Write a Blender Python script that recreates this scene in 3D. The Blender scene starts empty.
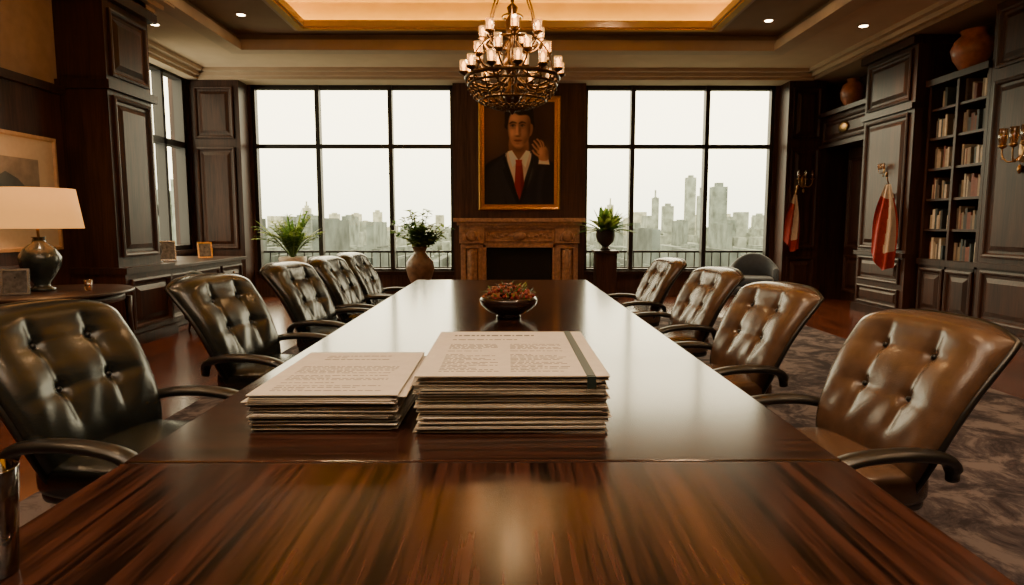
import bpy, bmesh, math, random
import numpy as np
from mathutils import Vector, Matrix, noise
random.seed(7)
R=random.random
def U(a,b): return a+(b-a)*random.random()
sc=bpy.context.scene

# ------------------------------------------------------------------ materials
def base(name):
    m=bpy.data.materials.new(name); m.use_nodes=True
    nt=m.node_tree; b=nt.nodes['Principled BSDF']
    return m,nt,b
def mat(name,col,rough=.5,metal=0,emit=None,es=0,coat=0,noise=0,nscale=20,bump=0,bscale=60,sheen=0,spec=None,translucent=0):
    m,nt,b=base(name)
    b.inputs['Base Color'].default_value=(*col,1)
    b.inputs['Roughness'].default_value=rough
    b.inputs['Metallic'].default_value=metal
    b.inputs['Coat Weight'].default_value=coat
    b.inputs['Coat Roughness'].default_value=.08
    if spec is not None: b.inputs['Specular IOR Level'].default_value=spec
    if sheen: b.inputs['Sheen Weight'].default_value=sheen
    if emit: 
        b.inputs['Emission Color'].default_value=(*emit,1); b.inputs['Emission Strength'].default_value=es
    tc=nt.nodes.new('ShaderNodeTexCoord')
    if noise:
        n=nt.nodes.new('ShaderNodeTexNoise'); n.inputs['Scale'].default_value=nscale; n.inputs['Detail'].default_value=6
        nt.links.new(tc.outputs['Object'],n.inputs['Vector'])
        r=nt.nodes.new('ShaderNodeValToRGB')
        r.color_ramp.elements[0].position=.3; r.color_ramp.elements[1].position=.7
        r.color_ramp.elements[0].color=(*[c*(1-noise) for c in col],1)
        r.color_ramp.elements[1].color=(*[min(1,c*(1+noise)) for c in col],1)
        nt.links.new(n.outputs['Fac'],r.inputs['Fac']); nt.links.new(r.outputs['Color'],b.inputs['Base Color'])
    if bump:
        n=nt.nodes.new('ShaderNodeTexNoise'); n.inputs['Scale'].default_value=bscale; n.inputs['Detail'].default_value=5
        nt.links.new(tc.outputs['Object'],n.inputs['Vector'])
        bp=nt.nodes.new('ShaderNodeBump'); bp.inputs['Strength'].default_value=bump; bp.inputs['Distance'].default_value=.004
        nt.links.new(n.outputs['Fac'],bp.inputs['Height']); nt.links.new(bp.outputs['Normal'],b.inputs['Normal'])
    if translucent:
        tr=nt.nodes.new('ShaderNodeBsdfTranslucent'); tr.inputs[0].default_value=(*[min(1,c*2.2) for c in col],1)
        mx=nt.nodes.new('ShaderNodeMixShader'); mx.inputs[0].default_value=translucent
        nt.links.new(b.outputs[0],mx.inputs[1]); nt.links.new(tr.outputs[0],mx.inputs[2])
        nt.links.new(mx.outputs[0],nt.nodes['Material Output'].inputs[0])
    return m
def wood(name,c0,c1,axis='z',scale=9,rough=.35,coat=0,stretch=.06,planks=None,bump=.05,spec=.5,fine=7,fw=.45,lo=.40,hi=.64):
    m,nt,b=base(name)
    b.inputs['Roughness'].default_value=rough; b.inputs['Coat Weight'].default_value=coat
    b.inputs['Coat Roughness'].default_value=.1; b.inputs['Specular IOR Level'].default_value=spec
    tc=nt.nodes.new('ShaderNodeTexCoord'); mp=nt.nodes.new('ShaderNodeMapping')
    s=[1,1,1]; s['xyz'.index(axis)]=stretch; mp.inputs['Scale'].default_value=s
    nt.links.new(tc.outputs['Object'],mp.inputs['Vector'])
    n=nt.nodes.new('ShaderNodeTexNoise'); n.inputs['Scale'].default_value=scale; n.inputs['Detail'].default_value=9
    n.inputs['Roughness'].default_value=.65; n.inputs['Distortion'].default_value=.6
    nt.links.new(mp.outputs['Vector'],n.inputs['Vector'])
    n2=nt.nodes.new('ShaderNodeTexNoise'); n2.inputs['Scale'].default_value=scale*fine; n2.inputs['Detail'].default_value=4
    nt.links.new(mp.outputs['Vector'],n2.inputs['Vector'])
    mx=nt.nodes.new('ShaderNodeMath'); mx.operation='MULTIPLY_ADD'; mx.inputs[1].default_value=fw
    nt.links.new(n2.outputs['Fac'],mx.inputs[0]); 
    sb=nt.nodes.new('ShaderNodeMath'); sb.operation='MULTIPLY'; sb.inputs[1].default_value=1.05-fw
    nt.links.new(n.outputs['Fac'],sb.inputs[0]); nt.links.new(sb.outputs[0],mx.inputs[2])
    r=nt.nodes.new('ShaderNodeValToRGB'); e=r.color_ramp.elements
    e[0].position=lo; e[1].position=hi; e[0].color=(*c0,1); e[1].color=(*c1,1)
    nt.links.new(mx.outputs[0],r.inputs['Fac'])
    out=r.outputs['Color']
    if planks:
        br=nt.nodes.new('ShaderNodeTexBrick'); br.inputs['Scale'].default_value=1
        br.inputs['Brick Width'].default_value=planks[0]; br.inputs['Row Height'].default_value=planks[1]
        br.inputs['Mortar Size'].default_value=.003
        br.inputs['Color1'].default_value=(1,1,1,1); br.inputs['Color2'].default_value=(.6,.6,.6,1); br.inputs['Mortar'].default_value=(.15,.15,.15,1)
        mp2=nt.nodes.new('ShaderNodeMapping'); mp2.inputs['Rotation'].default_value=(0,0,math.pi/2 if axis=='y' else 0)
        nt.links.new(tc.outputs['Object'],mp2.inputs['Vector']); nt.links.new(mp2.outputs['Vector'],br.inputs['Vector'])
        mm=nt.nodes.new('ShaderNodeMix'); mm.data_type='RGBA'; mm.blend_type='MULTIPLY'; mm.inputs[0].default_value=1
        nt.links.new(out,mm.inputs[6]); nt.links.new(br.outputs['Color'],mm.inputs[7]); out=mm.outputs[2]
    nt.links.new(out,b.inputs['Base Color'])
    bp=nt.nodes.new('ShaderNodeBump'); bp.inputs['Strength'].default_value=bump; bp.inputs['Distance'].default_value=.003
    nt.links.new(mx.outputs[0],bp.inputs['Height']); nt.links.new(bp.outputs['Normal'],b.inputs['Normal'])
    return m
def emis(name,col,s):
    m=bpy.data.materials.new(name); m.use_nodes=True; nt=m.node_tree; nt.nodes.clear()
    o=nt.nodes.new('ShaderNodeOutputMaterial'); e=nt.nodes.new('ShaderNodeEmission')
    e.inputs[0].default_value=(*col,1); e.inputs[1].default_value=s; nt.links.new(e.outputs[0],o.inputs[0]); return m

M_panel=wood('dark_walnut_panelling',(.016,.0055,.0033),(.060,.0225,.013),'z',7,.40,spec=.3)
M_panel2=wood('dark_walnut_rail',(.012,.0045,.003),(.044,.017,.010),'z',7,.40,spec=.3)
M_tableL=wood('table_walnut_long_grain',(.0035,.0012,.0008),(.052,.0180,.0110),'y',26,.20,0,.030,bump=.012,spec=.24,fine=3.2,fw=.5,lo=.44,hi=.62)
M_tableX=wood('table_walnut_cross_grain',(.006,.0022,.0015),(.042,.0150,.0090),'x',24,.18,.15,.030,bump=.012,spec=.42,fine=3.2,fw=.5,lo=.44,hi=.62)
M_tabledk=mat('table_inlay',(.008,.004,.003),.4)
M_floor=wood('cherry_floorboards',(.045,.012,.006),(.15,.040,.019),'y',6,.22,.1,.08,planks=(1.6,.13))
M_beige=mat('beige_wallpaper',(.36,.235,.14),.8,noise=.12,nscale=8)
M_crown=mat('cream_plaster_moulding',(.50,.365,.25),.6,noise=.06,nscale=4)
M_ceil=mat('ceiling_plaster',(.60,.43,.29),.8,noise=.05,nscale=3)
M_ceil2=mat('taupe_tray_ceiling',(.27,.175,.11),.7,noise=.08,nscale=3)
M_cove=mat('cove_glow_tint',(.62,.42,.07),.8,noise=.05,nscale=3)  # gold of the LED glow put into the cavity's base colour
M_breast=wood('chimney_breast_wood',(.036,.014,.009),(.095,.040,.025),'z',5,.5,spec=.3)
M_frame=mat('dark_window_frame',(.012,.008,.006),.45)
M_gold=mat('gilt_frame',(.80,.42,.10),.33,.9,noise=.3,nscale=60,bump=.5,bscale=90)
M_goldtrim=mat('gold_leaf_trim',(.62,.36,.08),.4,.6,noise=.1)
M_brass=mat('aged_brass',(.36,.20,.08),.32,1,noise=.25,nscale=40)
M_iron=mat('dark_bronze_iron',(.12,.068,.030),.38,1,noise=.3,nscale=40)
M_marble=mat('carved_brown_mantel',(.44,.24,.14),.45,noise=.35,nscale=18,bump=.4,bscale=40)
M_black=mat('soot_black',(.004,.004,.004),.8,noise=.3)
M_leatherD=mat('leather_dim_tone',(.0095,.0110,.0095),.25,coat=.12,noise=.25,nscale=14,bump=.2,bscale=160)  # left chairs: weaker reflections put into a darker leather colour
M_leatherB=mat('leather_reflection_tone',(.082,.044,.026),.27,coat=.15,noise=.22,nscale=14,bump=.2,bscale=160)  # right chairs: same leather, brighter reflections put into the colour
M_armD=mat('black_arm_pad',(.008,.007,.006),.32,noise=.2)
M_chrome=mat('dark_metal_base',(.06,.055,.05),.25,1,noise=.1)
M_paper=mat('paper_white',(.54,.49,.42),.7,noise=.05,nscale=30)
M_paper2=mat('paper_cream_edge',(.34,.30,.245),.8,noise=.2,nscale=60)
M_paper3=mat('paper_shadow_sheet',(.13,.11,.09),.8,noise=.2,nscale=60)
M_ink=mat('printed_ink',(.05,.045,.04),.7,noise=.1)
M_strap=mat('dark_green_binding',(.012,.025,.022),.5,noise=.1)
M_leaf=mat('foliage_green',(.060,.12,.022),.45,noise=.4,nscale=9,translucent=.35)
M_leaf2=mat('foliage_light_green',(.17,.23,.045),.45,noise=.3,nscale=9,translucent=.4)
M_terra=mat('terracotta_glaze',(.32,.105,.045),.35,noise=.35,nscale=12)
M_stonev=mat('bronze_brown_vase',(.17,.095,.055),.35,noise=.4,nscale=10)
M_pale=mat('pale_planter',(.40,.33,.26),.5,noise=.1)
M_dkurn=mat('dark_urn',(.035,.028,.026),.3,noise=.3)
M_bowl=mat('dark_lacquer_bowl',(.030,.013,.009),.22,coat=.3,noise=.4,nscale=10)
M_red=mat('red_petals',(.26,.022,.012),.6,noise=.5,nscale=40)
M_orange=mat('rust_petals',(.32,.095,.028),.6,noise=.4,nscale=40)
M_navy=mat('navy_upholstery',(.018,.030,.050),.7,noise=.2,sheen=.3)
M_teal=mat('teal_upholstery',(.012,.040,.050),.6,noise=.2,sheen=.3)
M_white=mat('white_cloth',(.56,.46,.37),.7,noise=.1)
M_flagred=mat('red_cloth',(.30,.018,.010),.7,noise=.2)
M_ceram=mat('grey_green_ceramic',(.030,.038,.035),.25,coat=.3,noise=.4,nscale=9)
M_bulb=emis('warm_bulb',(1,.58,.20),16)
M_down=emis('downlight_lens',(1,.76,.44),28)
M_led=emis('warm_cove_led',(1,.56,.045),24)
M_shade=mat('linen_lamp_shade',(.42,.20,.07),.8,emit=(1,.43,.10),es=1.05,noise=.05)
def glassmat(name,col,rough=.05,fac=.8,em=0):
    m=bpy.data.materials.new(name); m.use_nodes=True; nt=m.node_tree; nt.nodes.clear()
    o=nt.nodes.new('ShaderNodeOutputMaterial'); t=nt.nodes.new('ShaderNodeBsdfTransparent'); g=nt.nodes.new('ShaderNodeBsdfGlossy')
    t.inputs[0].default_value=(*col,1); g.inputs['Roughness'].default_value=rough
    mx=nt.nodes.new('ShaderNodeMixShader'); mx.inputs[0].default_value=1-fac
    nt.links.new(t.outputs[0],mx.inputs[1]); nt.links.new(g.outputs[0],mx.inputs[2])
    last=mx.outputs[0]
    if em:
        e=nt.nodes.new('ShaderNodeEmission'); e.inputs[0].default_value=(1,.58,.22,1); e.inputs[1].default_value=em
        ad=nt.nodes.new('ShaderNodeAddShader'); nt.links.new(last,ad.inputs[0]); nt.links.new(e.outputs[0],ad.inputs[1]); last=ad.outputs[0]
    nt.links.new(last,o.inputs[0]); return m
M_glass=glassmat('window_glass',(.98,.99,.98),.02,.97)
M_cup=glassmat('amber_glass_cup',(.90,.70,.45),.15,.75)
M_cuplit=glassmat('lit_frosted_glass_cup',(.90,.70,.45),.15,.75,.45)
M_tumbler=glassmat('smoked_glass',(.45,.42,.40),.05,.70)

# rug
M_rug,nt,b=base('mottled_wool_rug'); b.inputs['Roughness'].default_value=.95; b.inputs['Specular IOR Level'].default_value=.1
tc=nt.nodes.new('ShaderNodeTexCoord')
n=nt.nodes.new('ShaderNodeTexNoise'); n.inputs['Scale'].default_value=2.8; n.inputs['Detail'].default_value=10; n.inputs['Roughness'].default_value=.72; n.inputs['Distortion'].default_value=.7
r=nt.nodes.new('ShaderNodeValToRGB'); e=r.color_ramp.elements
e[0].position=.43; e[0].color=(.024,.019,.023,1); e[1].position=.58; e[1].color=(.125,.103,.105,1)
x=e.new(.5); x.color=(.055,.044,.050,1)
nt.links.new(tc.outputs['Object'],n.inputs['Vector']); nt.links.new(n.outputs['Fac'],r.inputs['Fac']); nt.links.new(r.outputs['Color'],b.inputs['Base Color'])

# ------------------------------------------------------------------ mesh builder
class MB:
    def __init__(s): s.v=[];s.f=[];s.mi=[];s.sm=[];s.mats=[];s.M=Matrix()
    def add(s,vs,fs,m,smooth=False):
        if m not in s.mats: s.mats.append(m)
        k=s.mats.index(m); o=len(s.v)
        s.v+= [tuple(s.M@Vector(p)) for p in vs]
        for f in fs: s.f.append([i+o for i in f]); s.mi.append(k); s.sm.append(smooth)
    def box(s,a,b,m):
        x0,y0,z0=[min(a[i],b[i]) for i in range(3)]; x1,y1,z1=[max(a[i],b[i]) for i in range(3)]
        s.add([(x0,y0,z0),(x1,y0,z0),(x1,y1,z0),(x0,y1,z0),(x0,y0,z1),(x1,y0,z1),(x1,y1,z1),(x0,y1,z1)],
              [(0,3,2,1),(4,5,6,7),(0,1,5,4),(1,2,6,5),(2,3,7,6),(3,0,4,7)],m)
    def lathe(s,prof,m,c=(0,0,0),n=28,sx=1,sy=1):
        vs=[];fs=[]
        for (r,z) in prof:
            for i in range(n):
                a=2*math.pi*i/n; vs.append((c[0]+r*math.cos(a)*sx,c[1]+r*math.sin(a)*sy,c[2]+z))
        for j in range(len(prof)-1):
            for i in range(n):
                k=(i+1)%n; fs.append((j*n+i,j*n+k,(j+1)*n+k,(j+1)*n+i))
        fs.append(tuple(range(n))[::-1]); fs.append(tuple((len(prof)-1)*n+i for i in range(n)))
        s.add(vs,fs,m,True)
    def tube(s,pts,r,m,n=8,side=None,closed=False):
        pts=[Vector(p) for p in pts]; N=len(pts); vs=[];fs=[]
        up=Vector((0,0,1))
        for j,p in enumerate(pts):
            if closed: t=(pts[(j+1)%N]-pts[j-1])
            else: t=pts[min(j+1,N-1)]-pts[max(j-1,0)]
            t.normalize()
            if side is not None: a=Vector(side); b=a.cross(t).normalized()
            else:
                a=t.cross(up)
                if a.length<.05: a=t.cross(Vector((1,0,0)))
                a.normalize(); b=a.cross(t).normalized()
            rr=r[j] if isinstance(r,list) else r
            ra,rb=rr if isinstance(rr,tuple) else (rr,rr)
            for i in range(n):
                q=2*math.pi*i/n; vs.append(p+a*(ra*math.cos(q))+b*(rb*math.sin(q)))
        for j in range(N if closed else N-1):
            jj=(j+1)%N
            for i in range(n):
                k=(i+1)%n; fs.append((j*n+i,j*n+k,jj*n+k,jj*n+i))
        if not closed: fs.append(tuple(range(n))[::-1]); fs.append(tuple((N-1)*n+i for i in range(n)))
        s.add(vs,fs,m,True)
    def ball(s,c,r,m,n=10,p=1.0):
        if not isinstance(r,tuple): r=(r,r,r)
        vs=[];fs=[]; k=n*2
        def pw(x): return math.copysign(abs(x)**p,x)
        for j in range(n+1):
            ph=-math.pi/2+math.pi*j/n
            for i in range(k):
                t=2*math.pi*i/k
                vs.append((c[0]+r[0]*pw(math.cos(ph))*pw(math.cos(t)),c[1]+r[1]*pw(math.cos(ph))*pw(math.sin(t)),c[2]+r[2]*pw(math.sin(ph))))
        for j in range(n):
            for i in range(k):
                q=(i+1)%k; fs.append((j*k+i,j*k+q,(j+1)*k+q,(j+1)*k+i))
        s.add(vs,fs,m,True)
    def grid(s,fn,nu,nv,m,smooth=True,mf=None):
        vs=[fn(i/nu,j/nv) for j in range(nv+1) for i in range(nu+1)]
        fs=[];w=nu+1
        if mf is None:
            for j in range(nv):
                for i in range(nu): fs.append((j*w+i,j*w+i+1,(j+1)*w+i+1,(j+1)*w+i))
            s.add(vs,fs,m,smooth)
        else:
            d={}
            for j in range(nv):
                for i in range(nu): d.setdefault(mf(i/nu,j/nv),[]).append((j*w+i,j*w+i+1,(j+1)*w+i+1,(j+1)*w+i))
            for mm,ff in d.items(): s.add(vs,ff,mm,smooth)
    def rings(s,o,u,n,rect,steps,m,up=(0,0,1)):
        o=Vector(o);u=Vector(u);n=Vector(n);up=Vector(up);x0,x1,z0,z1=rect
        vs=[];fs=[]
        for (i,h) in steps:
            for (a,c) in ((x0+i,z0+i),(x1-i,z0+i),(x1-i,z1-i),(x0+i,z1-i)): vs.append(o+u*a+up*c+n*h)
        for j in range(len(steps)-1):
            for k in range(4):
                q=(k+1)%4; fs.append((j*4+k,j*4+q,j*4+4+q,j*4+4+k))
        L=(len(steps)-1)*4; fs.append((L,L+1,L+2,L+3))
        s.add(vs,fs,m)
    def panel(s,o,u,n,x0,x1,z0,z1,m=None):
        k=min(1,(min(x1-x0,z1-z0))/.45)
        s.rings(o,u,n,(x0,x1,z0,z1),[(0,0),(0,.028),(.022*k,.034),(.04*k,.028),(.055*k,.004),(.085*k,.002),(.14*k,.026),(.145*k,.026)],m or M_panel)
    def done(s,name,bevel=0,weld=False,parent=None,shade=None):
        me=bpy.data.meshes.new(name); me.from_pydata(s.v,[],s.f)
        for m in s.mats: me.materials.append(m)
        for p,k,sm in zip(me.polygons,s.mi,s.sm): p.material_index=k; p.use_smooth=sm
        bm=bmesh.new(); bm.from_mesh(me)
        if weld: bmesh.ops.remove_doubles(bm,verts=bm.verts,dist=1e-6)
        bmesh.ops.recalc_face_normals(bm,faces=bm.faces); bm.to_mesh(me); bm.free()
        ob=bpy.data.objects.new(name,me); sc.collection.objects.link(ob)
        if bevel:
            md=ob.modifiers.new('bevel','BEVEL'); md.width=bevel; md.segments=2; md.limit_method='ANGLE'; md.angle_limit=.9
        if parent: ob.parent=parent
        return ob
def spline(pts,n=6,closed=True):
    out=[];N=len(pts)
    P=[Vector(p) for p in pts]
    for i in range(N if closed else N-1):
        p0=P[(i-1)%N] if closed else P[max(i-1,0)]; p1=P[i]; p2=P[(i+1)%N]; p3=P[(i+2)%N] if closed else P[min(i+2,N-1)]
        for k in range(n):
            t=k/n
            out.append(.5*((2*p1)+(p2-p0)*t+(2*p0-5*p1+4*p2-p3)*t*t+(3*p1-p0-3*p2+p3)*t**3))
    if not closed: out.append(P[-1])
    return out
X_,Y_=(1,0,0),(0,1,0)

# ------------------------------------------------------------------ room shell
ZC=4.03
m=MB(); m.box((-5.9,-3.6,-.12),(6.4,12.3,0),M_floor); m.done('floor')
m=MB(); m.box((-2.35,-1.2,0.0005),(3.95,9.1,.012),M_rug); m.done('area_rug')

# back wall
m=MB()
m.box((-5.9,12,0),(-4.67,12.2,4.9),M_breast); m.box((4.93,12,0),(6.4,12.2,4.9),M_breast)
m.box((-4.67,12,0),(4.93,12.2,.44),M_breast); m.box((-4.67,12,3.86),(4.93,12.2,4.9),M_breast)
m.box((-.975,12,0),(1.425,12.2,ZC),M_breast)
m.done('wall_back')
m=MB(); m.box((-.975,11.82,0),(1.425,11.999,ZC),M_breast); m.done('trim_9')
# corner columns
m=MB(); m.box((-5.6,11.6,0),(-4.72,12,ZC),M_panel)
for z0,z1 in ((.15,.75),(.9,2.7),(2.85,3.75)): m.panel((0,11.6,0),X_,(0,-1,0),-5.5,-4.82,z0,z1)
m.box((-5.62,11.55,0),(-4.70,12,.12),M_panel2); m.done('trim_1')
m=MB(); m.box((5.0,11.6,0),(5.65,12,ZC),M_panel)
for z0,z1 in ((.15,.75),(.9,2.7),(2.85,3.75)): m.panel((0,11.6,0),X_,(0,-1,0),5.07,5.58,z0,z1)
m.box((4.97,11.55,0),(5.67,12,.12),M_panel2); m.done('trim_2')

def window(name,x0,x1,muls,z0,z1,tr):
    m=MB(); f=.04
    m.box((x0,12.02,z0),(x0+.07,12.15,z1),M_frame); m.box((x1-.07,12.02,z0),(x1,12.15,z1),M_frame)
    m.box((x0,12.02,z0),(x1,12.15,z0+.07),M_frame); m.box((x0,12.02,z1-.07),(x1,12.15,z1),M_frame)
    for q in muls: m.box((q-f,12.0,z0),(q+f,12.15,z1),M_frame)
    m.box((x0,12.01,tr-.035),(x1,12.14,tr+.035),M_frame)
    m.box((x0,11.93,z0-.04),(x1,12.05,z0+.03),M_panel2)
    m.box((x0,12.24,.80),(x1,12.28,.84),M_frame)
    m.box((x0,12.24,.50),(x1,12.28,.53),M_frame)
    k=int((x1-x0)/.16)
    for i in range(k+1):
        q=x0+(x1-x0)*i/k; m.box((q-.010,12.25,.44),(q+.010,12.27,.82),M_frame)
    m.add([(x0,12.1,z0),(x1,12.1,z0),(x1,12.1,z1),(x0,12.1,z1)],[(0,1,2,3)],M_glass)
    m.done(name)
window('window_1',-4.67,-.975,(-3.47,-2.14),.44,3.86,2.77)
window('window_2',1.425,4.93,(2.32,3.69),.44,3.86,2.77)

# left wall
m=MB(); m.box((-4.95,-3.6,0),(-4.75,7.0,4.9),M_beige)
m.box((-5.9,7.2,0),(-5.6,9.6,4.9),M_panel); m.box((-5.9,11.5,0),(-5.6,12,4.9),M_panel)
m.box((-5.9,9.6,0),(-5.6,11.5,.9),M_panel); m.box((-5.9,9.6,3.9),(-5.6,11.5,4.9),M_panel)
m.done('wall_left')
m=MB()
for a,b_ in ((9.6,9.68),(11.42,11.5),(10.75,10.83)): m.box((-5.78,a,.9),(-5.62,b_,3.9),M_frame)
for a,b_ in ((.9,.98),(3.82,3.9),(2.66,2.76)): m.box((-5.78,9.6,a),(-5.62,11.5,b_),M_frame)
m.box((-5.66,9.55,.84),(-5.5,11.54,.9),M_panel2)
m.add([(-5.7,9.6,.9),(-5.7,11.5,.9),(-5.7,11.5,3.9),(-5.7,9.6,3.9)],[(0,1,2,3)],M_glass)
m.done('window_3')
# wainscot
m=MB(); m.box((-4.75,-3.6,0),(-4.72,6.98,2.70),M_panel)
m.box((-4.75,-3.6,2.70),(-4.66,6.98,2.78),M_panel2); m.box((-4.75,-3.6,0),(-4.69,6.98,.16),M_panel2)
y=-3.4
while y<6.5: m.panel((-4.72,0,0),Y_,X_,y,y+1.55,.25,.95); y+=1.7
m.done('trim_3')
# pilaster on the left
m=MB(); PXL=-4.23; ya,yb=7.0,7.85
m.box((-4.95,ya,0),(PXL,yb,ZC),M_panel); m.box((-5.6,7.1,0),(-4.9,7.5,ZC),M_panel)
m.box((-4.95,ya-.06,0),(PXL+.10,yb+.06,.84),M_panel); m.box((-4.95,ya-.08,.80),(PXL+.13,yb+.08,.87),M_panel2); m.box((-4.95,ya-.08,0),(PXL+.13,yb+.08,.12),M_panel2)
m.panel((PXL,0,0),Y_,X_,ya+.07,yb-.07,.98,2.72); m.panel((PXL,0,0),Y_,X_,ya+.07,yb-.07,2.92,3.62)
m.panel((PXL+.1,0,0),Y_,X_,ya+.02,yb-.02,.18,.74)
m.box((-4.95,ya-.05,2.77),(PXL+.05,yb+.05,2.86),M_panel2); m.box((-4.95,ya-.08,3.70),(PXL+.08,yb+.08,3.80),M_panel2)
m.done('trim_4')
# sideboard
m=MB(); m.box((-5.57,7.95,.08),(-4.28,10.35,.78),M_panel); m.box((-5.57,7.95,0),(-4.34,10.35,.08),M_panel2)
m.box((-5.57,7.94,.78),(-4.20,10.40,.83),M_panel2)
for i in range(3): 
    a=8.0+i*.79; m.panel((-4.28,0,0),Y_,X_,a,a+.72,.14,.72); m.ball((-4.235,a+.35,.6),.018,M_brass,6)
m.done('sideboard',.006)

# right wall
m=MB(); m.box((6.12,-3.6,0),(6.35,12.1,4.9),M_panel); m.done('wall_right')
m=MB(); m.box((5.65,-3.6,0),(6.1,7.64,ZC),M_panel)
y=7.56
while y>-3:
    a=y-1.5
    m.panel((5.65,0,0),Y_,(-1,0,0),a,y,.95,2.98); m.panel((5.65,0,0),Y_,(-1,0,0),a,y,.18,.80); m.panel((5.65,0,0),Y_,(-1,0,0),a,y,3.12,3.78)
    y-=1.68
m.box((5.60,-3.6,0),(5.66,7.65,.12),M_panel2); m.box((5.60,-3.6,.83),(5.66,7.65,.89),M_panel2); m.done('trim_5')
m=MB(); m.box((5.50,8.80,0),(6.1,10.02,ZC),M_panel)
for z0,z1 in ((.16,.42),(.5,.86),(.98,2.86),(3.02,3.70)): m.panel((5.50,0,0),Y_,(-1,0,0),8.9,9.94,z0,z1)
m.box((5.45,8.79,0),(6.1,10.04,.12),M_panel2); m.box((5.45,8.79,.88),(6.1,10.04,.94),M_panel2); m.box((5.45,8.79,2.9),(6.1,10.04,2.98),M_panel2)
m.box((5.42,8.78,3.74),(6.1,10.06,3.84),M_panel2)
m.done('trim_6')
# alcove with header and ledge
m=MB(); m.box((5.62,10.02,2.70),(6.1,11.6,3.20),M_panel); m.box((5.52,10.0,3.20),(6.1,11.6,3.27),M_panel2); m.box((5.56,10.02,2.66),(6.1,11.6,2.72),M_panel2)
m.panel((5.62,0,0),Y_,(-1,0,0),10.1,11.52,2.76,3.14)
m.ball((5.58,10.8,2.95),(.03,.16,.09),M_brass,8)
m.box((5.64,11.45,0),(6.1,11.6,2.7),M_panel2); m.done('trim_7')
m=MB(); m.box((6.02,10.06,0),(6.095,11.42,2.66),M_panel)
for a in (10.12,10.78):
    for z0,z1 in ((.15,.8),(.92,2.5)): m.panel((6.02,0,0),Y_,(-1,0,0),a,a+.58,z0,z1)
m.ball((5.97,10.74,1.05),.03,M_brass,8); m.done('door_1')
# bookcase
m=MB(); XB=5.66; B0,B1=7.66,8.76; BM=(B0+B1)/2
m.box((6.06,B0,0),(6.095,B1,3.2),M_panel2)
for a,w in ((B0,.05),(BM-.02,.04),(B1-.05,.05)): m.box((XB,a,0),(6.07,a+w,3.2),M_panel)
SH=[.88,1.28,1.68,2.08,2.48,2.86]
for z in SH: m.box((XB+.02,B0+.03,z-.03),(6.07,B1-.03,z),M_panel)
m.box((XB-.05,B0-.01,3.16),(6.095,B1+.01,3.24),M_panel2); m.box((XB-.03,B0,.80),(6.095,B1,.88),M_panel2)
m.box((XB,B0+.03,.0),(6.07,B1-.03,.82),M_panel)
for a in (B0+.04,BM+.02): m.panel((XB,0,0),Y_,(-1,0,0),a,a+.48,.14,.76)
m.done('bookcase')
bk=[mat('book_spine_%d'%i,c,.6,noise=.15) for i,c in enumerate([(.30,.23,.17),(.10,.07,.055),(.44,.38,.31),(.16,.05,.035),(.05,.07,.08),(.20,.145,.09),(.60,.53,.43),(.03,.03,.03)])]
m=MB()
for z in SH[:]:
    for a0,a1 in ((B0+.055,BM-.022),(BM+.022,B1-.055)):
        y=a0
        while y<a1-.05:
            if R()<.13: y+=U(.04,.14); continue
            t=U(.018,.045); h=U(.17,.29); d=U(.15,.2)
            if y+t>a1: break
            m.box((5.73,y,z+.0005),(5.73+d,y+t-.002,z+h),random.choice(bk)); y+=t
m.done('book_collection')

m=MB(); m.box((-5.9,-3.8,0),(6.4,-3.6,4.9),M_beige); m.done('wall_front')

# ceiling
m=MB()
def ringslab(x0,x1,y0,y1,ox0,ox1,oy0,oy1,z0,z1,mt):
    m.box((x0,y0,z0),(ox0,y1,z1),mt); m.box((ox1,y0,z0),(x1,y1,z1),mt)
    m.box((ox0,y0,z0),(ox1,oy0,z1),mt); m.box((ox0,oy1,z0),(ox1,y1,z1),mt)
ringslab(-5.9,6.4,-3.6,12.2,-4.1,4.15,-2.0,10.2,ZC,ZC+.06,M_ceil)
ringslab(-4.3,4.35,-2.2,10.4,-4.06,4.11,-1.96,10.16,ZC-.035,ZC+.08,M_crown)
ringslab(-4.6,4.65,-2.5,10.7,-4.10,4.15,-2.0,10.2,ZC+.08,ZC+.13,M_crown)
ringslab(-4.6,4.65,-2.5,10.7,-4.17,4.22,-2.07,10.27,ZC+.13,ZC+.30,M_ceil2)
ZP=4.25
ringslab(-4.6,4.65,-2.5,10.7,-3.0,3.05,-1.2,9.75,ZP,ZP+.04,M_ceil2)
ringslab(-3.15,3.2,-1.4,9.9,-2.95,3.0,-1.2,9.7,ZP-.045,ZP+.05,M_crown)
ringslab(-3.08,3.13,-1.3,9.83,-2.98,3.03,-1.23,9.73,ZP-.07,ZP-.045,M_goldtrim)
ringslab(-3.7,3.75,-1.9,10.5,-3.42,3.47,-1.62,10.12,ZP+.04,4.9,M_cove)
m.box((-3.43,-1.63,4.68),(3.48,10.13,4.9),M_cove)
m.done('ceiling')
m=MB()
for a,b_ in (((-3.36,-1.5,ZP+.045),(-3.28,10.05,ZP+.07)),((3.33,-1.5,ZP+.045),(3.41,10.05,ZP+.07)),((-3.36,9.98,ZP+.045),(3.41,10.06,ZP+.07)),((-3.36,-1.5,ZP+.045),(3.41,-1.42,ZP+.07))):
    m.box(a,b_,M_led)
m.done('cove_light_strip')
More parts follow.
